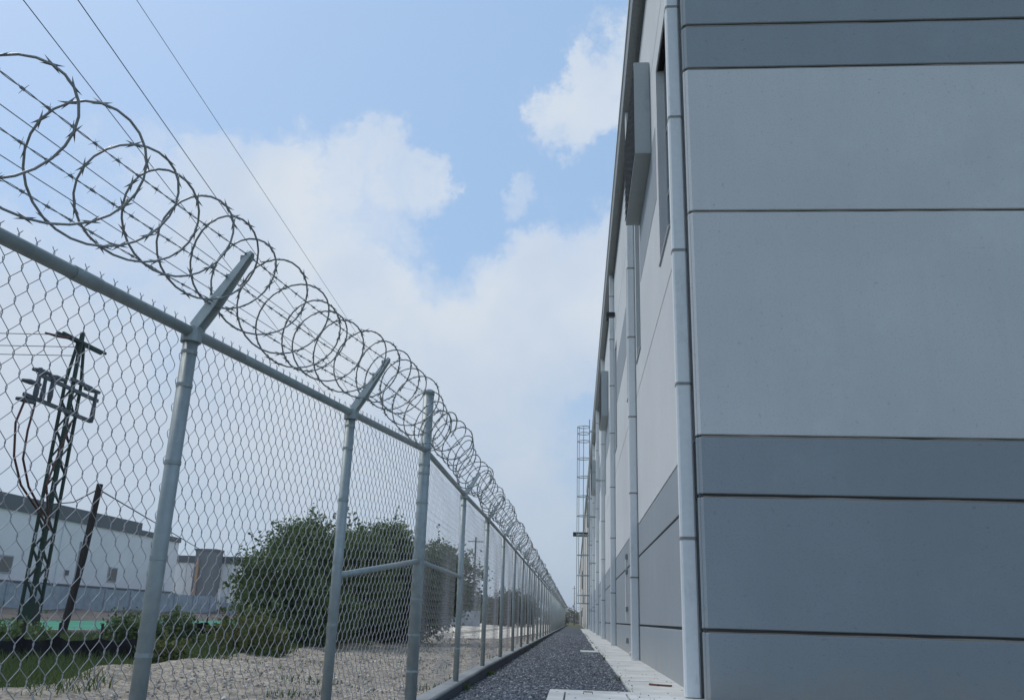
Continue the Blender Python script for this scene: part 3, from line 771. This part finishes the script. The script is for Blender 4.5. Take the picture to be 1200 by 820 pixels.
def barbed(a, b, parent, r=.0026, every=.125, sag=.015, ht=True):
    a = Vector(a); b = Vector(b); L_ = (b-a).length; d = (b-a)/L_; n_ = max(2, int(L_/.02)) if L_ < 14 else int(L_/.3)
    x = d.orthogonal().normalized(); y_ = d.cross(x); mb = MB()
    if L_ < 14:
        for ph in (0, math.pi):
            mb.tube([a+d*L_*i/n_+(x*math.cos(ph+i*.7)+y_*math.sin(ph+i*.7))*.0022-Vector((0, 0, sag*4*(i/n_)*(1-i/n_))) for i in range(n_+1)], .0016, 4)
    else: mb.tube([a+d*L_*i/n_ for i in range(n_+1)], r, 4)
    s = .06
    while s < L_ and L_ < 30:
        i = s/L_; c = a+d*s-Vector((0, 0, sag*4*i*(1-i))); an = random.random()*6.28
        mb.tube([c-d*.008, c+d*.008], .0055, 5)
        for q in range(4):
            aa = an+q*1.57; v = x*math.cos(aa)+y_*math.sin(aa); mb.tube([c+d*(.005 if q % 2 else -.005), c+v*.022+d*(.006 if q % 2 else -.006)], [.0016, .0006], 3)
        s += every+random.uniform(-.008, .008)
    return mb.build('barbed_wire', m_razor, parent)
def armpt(p, s, n2, lh=.25, lv=.385): return (p.x+n2.x*lh*s, p.y+n2.y*lh*s, r1(p)+.03+lv*s)
for s in (.33, .62, .93):
    seq = [p00, p0, p1, p2]
    for a, b in zip(seq[:-1], seq[1:]): barbed(armpt(a, s, nrm), armpt(b, s, nrm), fe)
    barbed(armpt(p2, s, nrm), (FB.x+.04, FB.y, RAIL+.14+.36*(s-.33)/.6), fe)
    barbed((FB.x+.03, FB.y, RAIL+.14+.36*(s-.33)/.6), (-1.41+.19*s, ys2[0], rz(ys2[0])+.02+.27*s), fe)
    barbed((-1.41+.19*s, ys2[0], rz(ys2[0])+.02+.27*s), (-1.41+.19*s, ys2[2], rz(ys2[2])+.02+.27*s), fe)
    barbed((-1.41+.19*s, ys2[2], rz(20)+.02+.27*s), (-1.41+.19*s, ys2[-1], rz(20)+.02+.27*s), fe)
for q_ in (.80, .48):   # plain support wires through the coil
    MB().tube([armpt(p00, q_, nrm), (FB.x+.05, FB.y, RAIL+.02+.35*q_)], .0018, 4).build('support_wire', m_razor, fe)
MB().tube([(FB.x-.0, FB.y, 2.89), (-1.55, 7.25, 2.80)], .0022, 4).build('support_wire', m_razor, fe)

# ------------------------------------------------------------------ plants
def leaves(name, C, size, mat, seed=0, tones=None, aspect=.5, up=0.):
    r = np.random.default_rng(seed); n_ = len(C)
    d = r.normal(size=(n_, 3)); d[:, 2] += up; d /= np.linalg.norm(d, axis=1)[:, None]
    e = np.cross(d, r.normal(size=(n_, 3))); e /= np.linalg.norm(e, axis=1)[:, None]
    L_ = size*(.6+.8*r.random(n_)); a = d*L_[:, None]; b = e*(L_*aspect/2)[:, None]
    V = np.stack([C-a*.5, C+b, C+a*.5, C-b], 1).reshape(-1, 3)
    F = np.arange(4*n_).reshape(-1, 4); me = npmesh(name, V, F, mat)
    at = me.attributes.new('tone', 'FLOAT', 'POINT'); t = tones if tones is not None else r.random(n_)
    at.data.foreach_set('value', np.repeat(t, 4).astype(np.float32)); return me
def crown_pts(lobes, nclus, per, cr, seed):
    r = np.random.default_rng(seed); out_c = []; tn = []
    vols = np.array([l[3]*l[4]*l[5] for l in lobes])**.7; pick = r.choice(len(lobes), nclus, p=vols/vols.sum())
    for k in pick:
        x, y, z, rx, ry, rz_ = lobes[k]; cr_k = cr*(.6+.9*r.random())
        d = r.normal(size=3); d /= np.linalg.norm(d); rad = r.random()**.28
        bump = 1+.22*math.sin(d[0]*7+k*2)*math.cos(d[2]*6+k)+.12*math.sin(d[1]*13+d[2]*9)
        c = np.array([x, y, z])+d*rad*bump*np.array([rx, ry, rz_])
        q = c+r.normal(size=(per, 3))*cr_k*(.5+r.random())
        if r.random() < .06: q = c+(d*np.array([1, 1, 1.4])+r.normal(size=3)*.3)*(r.random((per, 1))*cr*4.)+r.normal(size=(per, 3))*cr*.22
        t0 = r.random()
        out_c.append(q); tn.append(np.clip(t0*.8+.3*r.random(per), 0, 1))
    return np.concatenate(out_c), np.concatenate(tn)
def tree(name, label, cat, base, lobes, nclus, per, cr, lsz, mat, seed, group=None, trunk=.12, zmin=.0):
    t = thing(name, label, cat, base, group)
    C, tn = crown_pts(lobes, nclus, per, cr, seed); k = C[:, 2] > zmin; C = C[k]; tn = tn[k]
    link('crown', leaves('crown', C, lsz, mat, seed, tn), t, kind='stuff')
    mb = MB(); b = Vector(base); rr = random.Random(seed)
    for j in range(max(3, len(lobes))):
        l = lobes[j % len(lobes)]; e = Vector((l[0]+rr.uniform(-.3, .3)*l[3], l[1]+rr.uniform(-.3, .3)*l[4], l[2]+l[5]*.6))
        s0 = b+Vector((rr.uniform(-.15, .15), rr.uniform(-.15, .15), -.1)); mid = s0.lerp(e, .5)+Vector((rr.uniform(-.2, .2), rr.uniform(-.2, .2), .1))
        mb.tube([s0, s0.lerp(mid, .5), mid, mid.lerp(e, .6), e], [trunk, trunk*.8, trunk*.6, trunk*.35, trunk*.12], 7)
        for q in range(5):
            u = mid.lerp(e, rr.random()); v = u+Vector((rr.uniform(-1, 1)*l[3]*.5, rr.uniform(-1, 1)*l[4]*.5, rr.uniform(0, 1)*l[5]*.5)); mb.tube([u, v], [trunk*.3, trunk*.08], 5)
    mb.build('trunk', m_bark, t); return t
tree('bushy_tree', 'broad dark green bushy tree behind the fence, its left half rising highest', 'tree', (-7.5, 23.4, -.1),
     [(-7.35,23.3,1.75,1.55,1.6,1.45), (-6.4,24.6,2.0,1.3,1.4,1.2), (-7.8,22.9,.8,1.1,1.2,1.0), (-6.8,22.4,.8,1.3,1.2,.95), (-8.5,23.6,1.5,.7,.9,.5), (-7.6,24,2.75,.8,.8,.6), (-5.9,24.6,2.7,.6,.6,.45)],
     1500, 30, .11, .11, m_leaf, 3)
tree('bushy_tree', 'dark green bushy tree behind the corner post of the fence', 'tree', (-6.2, 29.5, -.1),
     [(-7.0,28.2,2.2,1.5,1.4,1.35), (-5.8,29.4,2.1,1.5,1.5,1.3), (-4.45,30.2,2.0,1.05,1.2,1.15), (-6.9,27.6,.9,1.5,1.3,1.1), (-5.5,29.2,1.0,1.3,1.2,1.0), (-4.5,30.4,2.7,.6,.7,.55), (-6.3,28.6,3.3,.6,.6,.45), (-4.1,30.3,1.5,.65,.7,.6)],
     1900, 30, .12, .12, m_leaf, 9)
tree('round_tree', 'distant rounded hazy green tree beyond the dirt track', 'tree', (-7.2, 100, -.1),
     [(-7.2,100,2.0,2.3,2.2,1.9), (-5.6,101,1.6,1.6,1.6,1.4), (-8.6,100,1.4,1.3,1.5,1.2)], 600, 30, .25, .22, m_leaf_far, 21, trunk=.2)
for k, (x, y_, w_, h_) in enumerate([(-13.5, 105, 2.2, 2.3), (-17, 110, 2.6, 1.6), (-11, 118, 2.2, 1.5), (-25.5, 108, 3., 1.8), (-3.6, 150, 2.4, 1.8)]):
    lb = ['leafy far bush just left of the distant round tree', 'wide dry far bush, second to the left of the round tree', 'low far bush partly behind the round tree', 'dry far bush furthest left in the scrub beyond the dirt', 'small far bush by the end of the gravel path'][k]
    tree('far_bush', lb, 'bush', (x, y_, -.1), [(x, y_, h_*.5, w_*.75, w_*.6, h_*.55), (x+w_*.5, y_+.5, h_*.4, w_*.5, w_*.5, h_*.4)], 150, 26, .25, .24, m_leaf_far if k % 2 == 0 else m_leaf_dry, 40+k, group='low bushes in the far scrub')
lab = ['leafy weed bush seen just left of the nearest fence post', 'dark leafy shrub seen directly behind the nearest fence post', 'yellowish green shrub just left of the broad tree', 'dark weed bush at the left edge of the picture', 'small yellowish bush in the grass at the foot of the black sheet']
for k, (x, y_, rx, h_, mt) in enumerate([(-9.9, 19.3, .50, .72, m_leaf), (-9.3, 20.2, .5, .80, m_leaf), (-6.75, 17.9, .85, .78, m_leaf2), (-9.3, 14.3, .65, .55, m_leaf), (-6.9, 14.6, .35, .22, m_leaf2)]):
    tree('weed_bush', lab[k], 'bush', (x, y_, -.1), [(x, y_, h_*.45, rx, rx*.8, h_*.55), (x+rx*.5, y_, h_*.3, rx*.6, rx*.6, h_*.4)], 170, 24, .07, .085, mt, 60+k, trunk=.02, zmin=-.05)
tree('far_scrub', 'belt of green and brown scrub closing the view at the end of the path', 'bush', (0, 330, -.1), [(-8+q*5.5, 330+4*(q % 2), 2., 4.2, 3, 2.6+.6*math.sin(q*2)) for q in range(6)], 500, 20, .6, .6, m_leaf_dry, 77)
def hedge(name, label, pts, h, seed, mat, lsz=.5, n=500):
    t = thing(name, label, 'tree row', (pts[0][0], pts[0][1], -.1)); r = np.random.default_rng(seed); C = []; T = []
    for (ax, ay), (bx, by) in zip(pts[:-1], pts[1:]):
        m_ = n
        u = r.random(m_); hh = h*(.55+.6*vnoise(u*14+seed, u*0, seed)); c = np.stack([ax+(bx-ax)*u, ay+(by-ay)*u, hh*r.random(m_)**.7], -1)
        q = (c[:, None]+r.normal(size=(m_, 22, 3))*np.array([.8, .8, .35])).reshape(-1, 3); C.append(q); T.append(np.repeat(r.random(m_), 22))
    link('crown', leaves('crown', np.concatenate(C), lsz, mat, seed, np.concatenate(T)), t, kind='stuff'); return t
hedge('tree_row', 'low hazy line of trees on the horizon behind the buildings', [(-150, 260), (-60, 250), (-20, 240)], 6, 91, m_leaf_far, .9, 700)
hedge('tree_row', 'dark hedge row behind the pale sunlit dirt, seen through the far fence panels', [(-40, 140), (-22, 138), (-9, 150)], 2.6, 93, m_leaf, .45, 500)

# grass
def grass(n, fx, hmin, hmax, seed):
    r = np.random.default_rng(seed); P = fx(r, n); n = len(P)
    h = hmin+(hmax-hmin)*r.random(n); a = r.random(n)*6.283; wd_ = .006+.006*r.random(n); ln = r.normal(size=(n, 2))*.35*h[:, None]
    s = np.stack([np.cos(a)*wd_, np.sin(a)*wd_, 0*a], -1)
    mid = P+np.stack([ln[:, 0]*.35, ln[:, 1]*.35, h*.6], -1); tip = P+np.stack([ln[:, 0], ln[:, 1], h], -1)
    V = np.stack([P-s, P+s, mid+s*.7, mid-s*.7, tip], 1).reshape(-1, 3); k = 5*np.arange(n)[:, None]
    F = np.concatenate([k+np.array([[0, 1, 2]]), k+np.array([[0, 2, 3]]), k+np.array([[3, 2, 4]])]).astype(int)
    me = npmesh('grass', V, F, m_grass); at = me.attributes.new('tone', 'FLOAT', 'POINT'); at.data.foreach_set('value', np.repeat(r.random(n), 5).astype(np.float32)); return me
def gpos(r, n):
    x = -4.9-r.random(n)**1.2*10; y_ = 8+r.random(n)**.8*24
    dn = vnoise(x*1.3, y_*1.3, 71); e = -6.2+.25*np.sin(y_*.8)+.2*np.sin(y_*2.3)+1.0*np.clip((12.6-y_)/3, 0, 1)
    k = (x < e)&(dn > .22); return np.stack([x, y_, np.full(n, -.12)], -1)[k]
link('grass', grass(120000, gpos, .10, .38, 15), kind='stuff')

def gpos2(r, n):
    y_ = 8+r.random(n)**1.4*50; sd_ = r.random(n) < .6
    x = np.where(sd_, -1.33+np.abs(r.normal(size=n))*.03, np.where(r.random(n) < .5, .69-np.abs(r.normal(size=n))*.02, -1.58-np.abs(r.normal(size=n))*.25))
    k = vnoise(y_*1.7, x*3, 14) > .74; return np.stack([x, y_, np.full(n, .0)], -1)[k]
link('grass', grass(9000, gpos2, .03, .12, 18), kind='stuff')
def gpos3(r, n):
    x = -2.2-r.random(n)*4.6; y_ = 9+r.random(n)**1.2*26; k = (vnoise(x*1.9, y_*1.9, 37) > .80); return np.stack([x, y_, np.full(n, .0)], -1)[k]
link('grass', grass(12000, gpos3, .02, .09, 19), kind='stuff')
# black plastic sheet fences, low wall, green court
def sheet(label, pts, h, seed):
    t = thing('plastic_sheet_fence', label, 'plastic sheet', (*pts[0], -.1)); rr = random.Random(seed); mb = MB(); P = []
    for (ax, ay), (bx, by) in zip(pts[:-1], pts[1:]):
        for k in range(14):
            u = k/14; P.append((ax+(bx-ax)*u, ay+(by-ay)*u))
    P.append(pts[-1]); K = len(P); vs = []
    for i, (x, y_) in enumerate(P):
        hh = h*(1-.16*abs(math.sin(i*.45))+rr.uniform(-.04, .04))
        for j in range(6):
            b = .07*math.sin(i*1.1+j*.8)*(1-j/6)+rr.uniform(-.015, .015); vs.append((x+b, y_-b-.02, -.15+(hh+.05)*j/5))
    for i in range(K): 
        for j in range(6): vs.append((vs[i*6+j][0]-.012, vs[i*6+j][1]+.012, vs[i*6+j][2]))
    o = K*6
    fs = [(i*6+j, (i+1)*6+j, (i+1)*6+j+1, i*6+j+1) for i in range(K-1) for j in range(5)]+[(o+i*6+j+1, o+(i+1)*6+j+1, o+(i+1)*6+j, o+i*6+j) for i in range(K-1) for j in range(5)]
    mb.add(vs, fs); mb.build('sheet', m_plastic, t, smooth=True)
    for i in range(0, K, 7): MB().bar((P[i][0], P[i][1]+.03, -.2), (P[i][0], P[i][1]+.03, h+.1), .03).build('stake', m_wood, t)
    return t
sheet('sagging black plastic sheet fence in the grass, nearer of the two, below the lattice pole', [(-8.9, 13.0), (-8.1, 13.6), (-7.15, 14.4)], .50, 1)
sheet('black plastic sheet fence behind the shrubs, farther of the two, left of the broad tree', [(-11.9, 23.2), (-10.4, 24.7), (-9.8, 25.6)], .62, 2)
lw = thing('low_wall', 'low pale pinkish concrete wall in front of the green court', 'wall', (-14, 25, -.1))
for k in range(6):
    d_ = Vector((2.6, 3.1))/6; a = Vector((-15.1, 24.0))+d_*k; b = a+d_*.985; MB().bar((a.x, a.y, .03), (b.x, b.y, .03), .25, .34).build('block', m_pink, lw, bevel=.01)
MB().add([(-33, 31, -.108), (-17, 31, -.108), (-17.5, 62, -.108), (-24, 91, -.108), (-33, 91, -.108)], [(0,1,2,3,4)]).build('court', m_green, kind='structure')
MB().add([(-90, 93, .1), (-14, 93, .1), (-15, 135, .1), (-120, 135, .1)], [(0,1,2,3)]).build('dirt_field', m_dirt, kind='structure')

# grey block perimeter wall, panel by panel
pw = thing('perimeter_wall', 'long low grey block wall in front of the white warehouse', 'wall', (-38, 60, 0))
y_ = 36.
while y_ < 92:
    MB().box(-38.2, -38, y_, y_+3.96, -.1, 2.15).build('wall_panel', m_block, pw); MB().box(-38.28, -37.92, y_+3.965, y_+4.195, -.1, 2.25).build('pillar', m_block, pw); y_ += 4.2
MB().box(-38.0, -37.8, 92.2, 92.4, -.1, 3).build('pillar', m_white, pw)
for k in range(9):
    MB().box(-37.6+k*3.1, -34.7+k*3.1+.06, 92.2, 92.4, -.1, 1.55).build('wall_panel', m_block, pw)

V = [(-38, y_, .55+.12*math.sin(y_*.7)) for y_ in range(20, 96, 3)]+[(-33+.6*math.sin(y_*.3), y_, -.11) for y_ in range(20, 96, 3)]; k_ = len(V)//2
MB().add(V, [(i, k_+i, k_+i+1, i+1) for i in range(k_-1)]).build('earth_bank', m_earth, kind='structure')
# white warehouse on the left
wb = thing('warehouse', 'long white warehouse with a dark grey parapet, at the far left behind the chain link', 'building', (-50, 60, 0))
MB().box(-80, -42, 20, 90, -.1, 7.5).build('wall', m_white, wb)
MB().box(-80, -41.85, 19.9, 81.3, 7.5, 8.62).build('parapet', m_roofdk, wb)
MB().box(-80, -41.85, 81.31, 90.1, 7.5, 7.98).build('parapet', m_roofdk, wb)
MB().box(-42.0, -41.93, 20, 90, 2.3, 2.5).build('band', m_roofdk, wb)
for yq in (46.5, 61.3, 76.6):
    f_ = MB().box(-42.02, -41.94, yq, yq+1.6, 2.95, 4.25).build('window', m_frame, wb); MB().box(-41.94, -41.93, yq+.1, yq+1.5, 3.05, 4.15).build('pane', m_glass, f_)
MB().box(-42.0, -41.85, 69.8, 70.3, 3.2, 3.6).build('vent', m_roofdk, wb)
for yq in (55, 68.5, 84.0): MB().box(-42.0, -41.88, yq, yq+.12, 0, 7.5).build('downspout', m_pipe, wb)
ab = thing('annex_building', 'bright white annex with a thin dark roof edge, right of the white warehouse', 'building', (-50, 104, 0))
MB().box(-62, -41.2, 106, 125, -.1, 6.3).build('wall', m_bright, ab)
MB().box(-62.1, -41.1, 105.8, 125.1, 6.3, 7.15).build('roof', m_roofdk, ab)
for xq in (-48.2, -42.4): MB().box(xq, xq+.16, 105.9, 106, 0, 6.3).build('downspout', m_pipe, ab)
tb = thing('stair_tower', 'dark grey stair block with an orange column, between the annex and the broad tree', 'building', (-45, 104, 0))
MB().box(-45.9, -43.5, 103.2, 105.7, -.1, 7.6).build('wall', m_towerg, tb); MB().box(-46.0, -43.4, 103.1, 105.75, 7.6, 7.85).build('roof', m_roofdk, tb)
MB().box(-45.55, -45.25, 102.9, 103.1, -.1, 6.6).build('column', m_orange, tb)

# lattice pole with switchgear
tw = thing('lattice_pole', 'dark green steel lattice pole carrying switchgear and cables, behind the nearest fence panel', 'power pole', (-17.6, 27.8, -.1))
cxT, cyT = -17.6, 27.75
def leg(sx, sy):
    return [(cxT+sx*.19, cyT+sy*.22, -.1), (cxT+sx*.16, cyT+sy*.22, 8.2), (cxT+sx*.07, cyT+sy*.07, 9.75)]
for sx in (-1, 1):
    for sy in (-1, 1):
        q = leg(sx, sy); mb = MB(); mb.bar(q[0], q[1], .085); mb.bar(q[1], q[2], .08); mb.build('leg', m_tower, tw)
lc = MB()
for k in range(16):
    z0_ = .1+k*.5; f0 = z0_/8.2; ax = .19-.03*f0; ay = .22; s_ = 1 if k % 2 else -1
    for q in (-1, 1):
        lc.bar((cxT-ax*s_, cyT+q*ay, z0_), (cxT+ax*s_, cyT+q*ay, z0_+.5), .045)
        lc.bar((cxT+q*ax, cyT-ay*s_, z0_), (cxT+q*ax, cyT+ay*s_, z0_+.5), .032)
lc.build('lacing', m_tower, tw)
MB().box(cxT-.23, cxT+.23, cyT-.26, cyT+.26, -.1, .9).build('base_plinth', m_tower, tw)
MB().bar((cxT, cyT, 9.6), (cxT, cyT, 10.15), .12).build('mast', m_tower, tw)
for dx in (-.09, .09): MB().bar((cxT+dx, 26.5, 9.72), (cxT+dx, 29.25, 9.82), .07, .09).build('crossarm', m_tower, tw)
for z_, y0_, y1_ in ((7.95, 25.6, 29.0), (7.15, 24.9, 28.8), (8.28, 27.2, 28.5)): MB().bar((cxT+.25, y0_, z_), (cxT+.25, y1_, z_), .09, .12).build('crossarm', m_eq, tw)
for y_, z0_, z1_ in ((25.4, 7.1, 8.15), (26.15, 7.2, 8.1), (28.75, 7.1, 8.2), (25.75, 7.1, 7.9)):
    MB().tube([(cxT+.3, y_, z0_), (cxT+.3, y_, z0_+.2), (cxT+.3, y_, z1_-.2), (cxT+.3, y_, z1_)], [.06, .09, .06, .06], 8).build('fuse_cutout', m_eq, tw)
for y_, z_ in ((25.0, 7.62), (25.4, 8.1), (26.3, 8.12), (24.9, 7.0), (28.4, 8.25)): MB().tube([(cxT+.05, y_-.05, z_), (cxT+.2, y_+.15, z_), (cxT+.3, y_+.55, z_+.0)], [.05, .09, .06], 8).build('insulator', m_eq, tw)
MB().tube([(cxT+.2, 26.7, 9.6), (cxT+.1, 26.2, 9.5), (cxT, 25.7, 9.45)], [.05, .05, .03], 8).build('insulator', m_red, tw)
for Pn in ([(24.95, 6.9), (24.75, 6.2), (25.0, 5.2), (25.6, 4.4), (26.6, 3.8), (27.4, 3.3)], [(25.5, 7.0), (25.4, 6.1), (25.45, 5.2), (26.0, 4.4), (26.7, 3.9), (27.4, 3.5)], [(27.6, 6.8), (27.2, 5.6), (26.9, 4.6), (27.2, 3.9), (27.5, 3.2)]):
    MB().tube([(cxT+.28, a, b) for a, b in Pn], .035, 6).build('cable', m_red, tw)
# wires from the lattice pole to the left
for k, (z_, y_) in enumerate(((9.75, 26.8), (9.5, 27.4), (9.3, 27.8))):
    tag(MB().tube([(cxT, y_, z_), (cxT-8, y_-1.5, z_-.35), (cxT-20, y_-3.5, z_+.2)], .014, 5).build('power_line', m_cable), ['topmost', 'middle', 'lowest'][k]+' of the three thin wires running left from the head of the lattice pole', 'wire', 'wires leaving the lattice pole')
wp = thing('wooden_pole', 'short dark leaning wooden pole right of the lattice pole', 'pole', (-14.1, 24, -.1))
MB().tube([(-14.2, 24, -.2), (-13.95, 24, 2.2), (-13.83, 24, 4.25)], [.11, .10, .09], 10).build('shaft', m_wood, wp)
MB().tube([(-14.05, 23.93, 1.2), (-14.05, 23.93, 2.6)], .03, 6).build('conduit', m_sheet, wp)
tag(MB().tube([(-13.85, 24, 4.1), (-15.5, 25.6, 3.9), (-17.4, 27.5, 4.05)], .018, 5).build('power_line', m_cable), 'wire slung between the wooden pole and the lattice pole', 'wire')
tag(MB().tube([(-13.85, 24, 4.1), (-22, 50, 4.2), (-43, 103, 7.6)], .02, 5).build('power_line', m_cable), 'sagging wire from the wooden pole towards the annex', 'wire')

# three overhead lines and their far pole
labs = ['leftmost of the three overhead power lines crossing the top left sky', 'middle one of the three overhead power lines crossing the top left sky', 'rightmost and faintest of the three overhead power lines in the top left sky']
for k, (x, sl__, r_) in enumerate(((-8.81, -.082, .0085), (-7.92, -.072, .0085), (-6.97, -.032, .005))):
    P_ = []
    for y_ in np.linspace(-22, 120, 70):
        xa = x+sl__*(y_-10.7); xb = -13.8+(k-1)*.85; w_ = min(1, max(0, (y_-24)/96)); w_ = w_*w_*(3-2*w_)
        P_.append((xa*(1-w_)+xb*w_, y_, 10+.00035*max(0, y_-60)**2*.8))
    tag(MB().tube(P_, r_, 5).build('power_line', m_cable), labs[k], 'power line', 'overhead power lines')
pp = thing('utility_pole', 'far utility pole with a crossarm that carries the three overhead lines', 'power pole', (-13.8, 120.2, -.1))
MB().tube([(-13.8, 120.2, -.2), (-13.8, 120.2, 11.5)], [.16, .11], 10).build('shaft', m_wood, pp); MB().bar((-14.9, 120.2, 10.9), (-12.7, 120.2, 10.9), .1, .12).build('crossarm', m_wood, pp)
for k, (x, y_, h_, lb) in enumerate(((-18, 150, 8, 'far thin utility pole seen through the fence just right of the corner tree'), (-16.4, 158, 6, 'shorter far utility pole seen through the second fence bay'), (-.2, 190, 8.0, 'far utility pole rising over the end of the path'), (.3, 260, 9, 'second pole over the end of the path, partly hidden by the cream warehouse'), (-32.5, 93.5, 7.5, 'slim pole standing left of the broad tree by the grey wall'))):
    u = thing('utility_pole', lb, 'power pole', (x, y_, -.1), 'far utility poles')
    MB().tube([(x, y_, -.2), (x, y_, h_)], [.09, .05], 8).build('shaft', m_wood, u); MB().bar((x-.5, y_, h_-.6), (x+.5, y_, h_-.6), .06).build('crossarm', m_wood, u)

# thin haze over the whole place
mz = bpy.data.materials.new('thin_haze'); mz.use_nodes = True; t_ = mz.node_tree; t_.nodes.clear()
o_ = t_.nodes.new('ShaderNodeOutputMaterial'); v_ = t_.nodes.new('ShaderNodeVolumePrincipled'); v_.inputs['Density'].default_value = .0006; v_.inputs['Color'].default_value = (.95, .97, 1, 1); v_.inputs['Anisotropy'].default_value = .2
t_.links.new(v_.outputs[0], o_.inputs['Volume'])
MB().box(-3100, 3100, -320, 3100, -1.2, 18).build('haze', mz, kind='stuff')
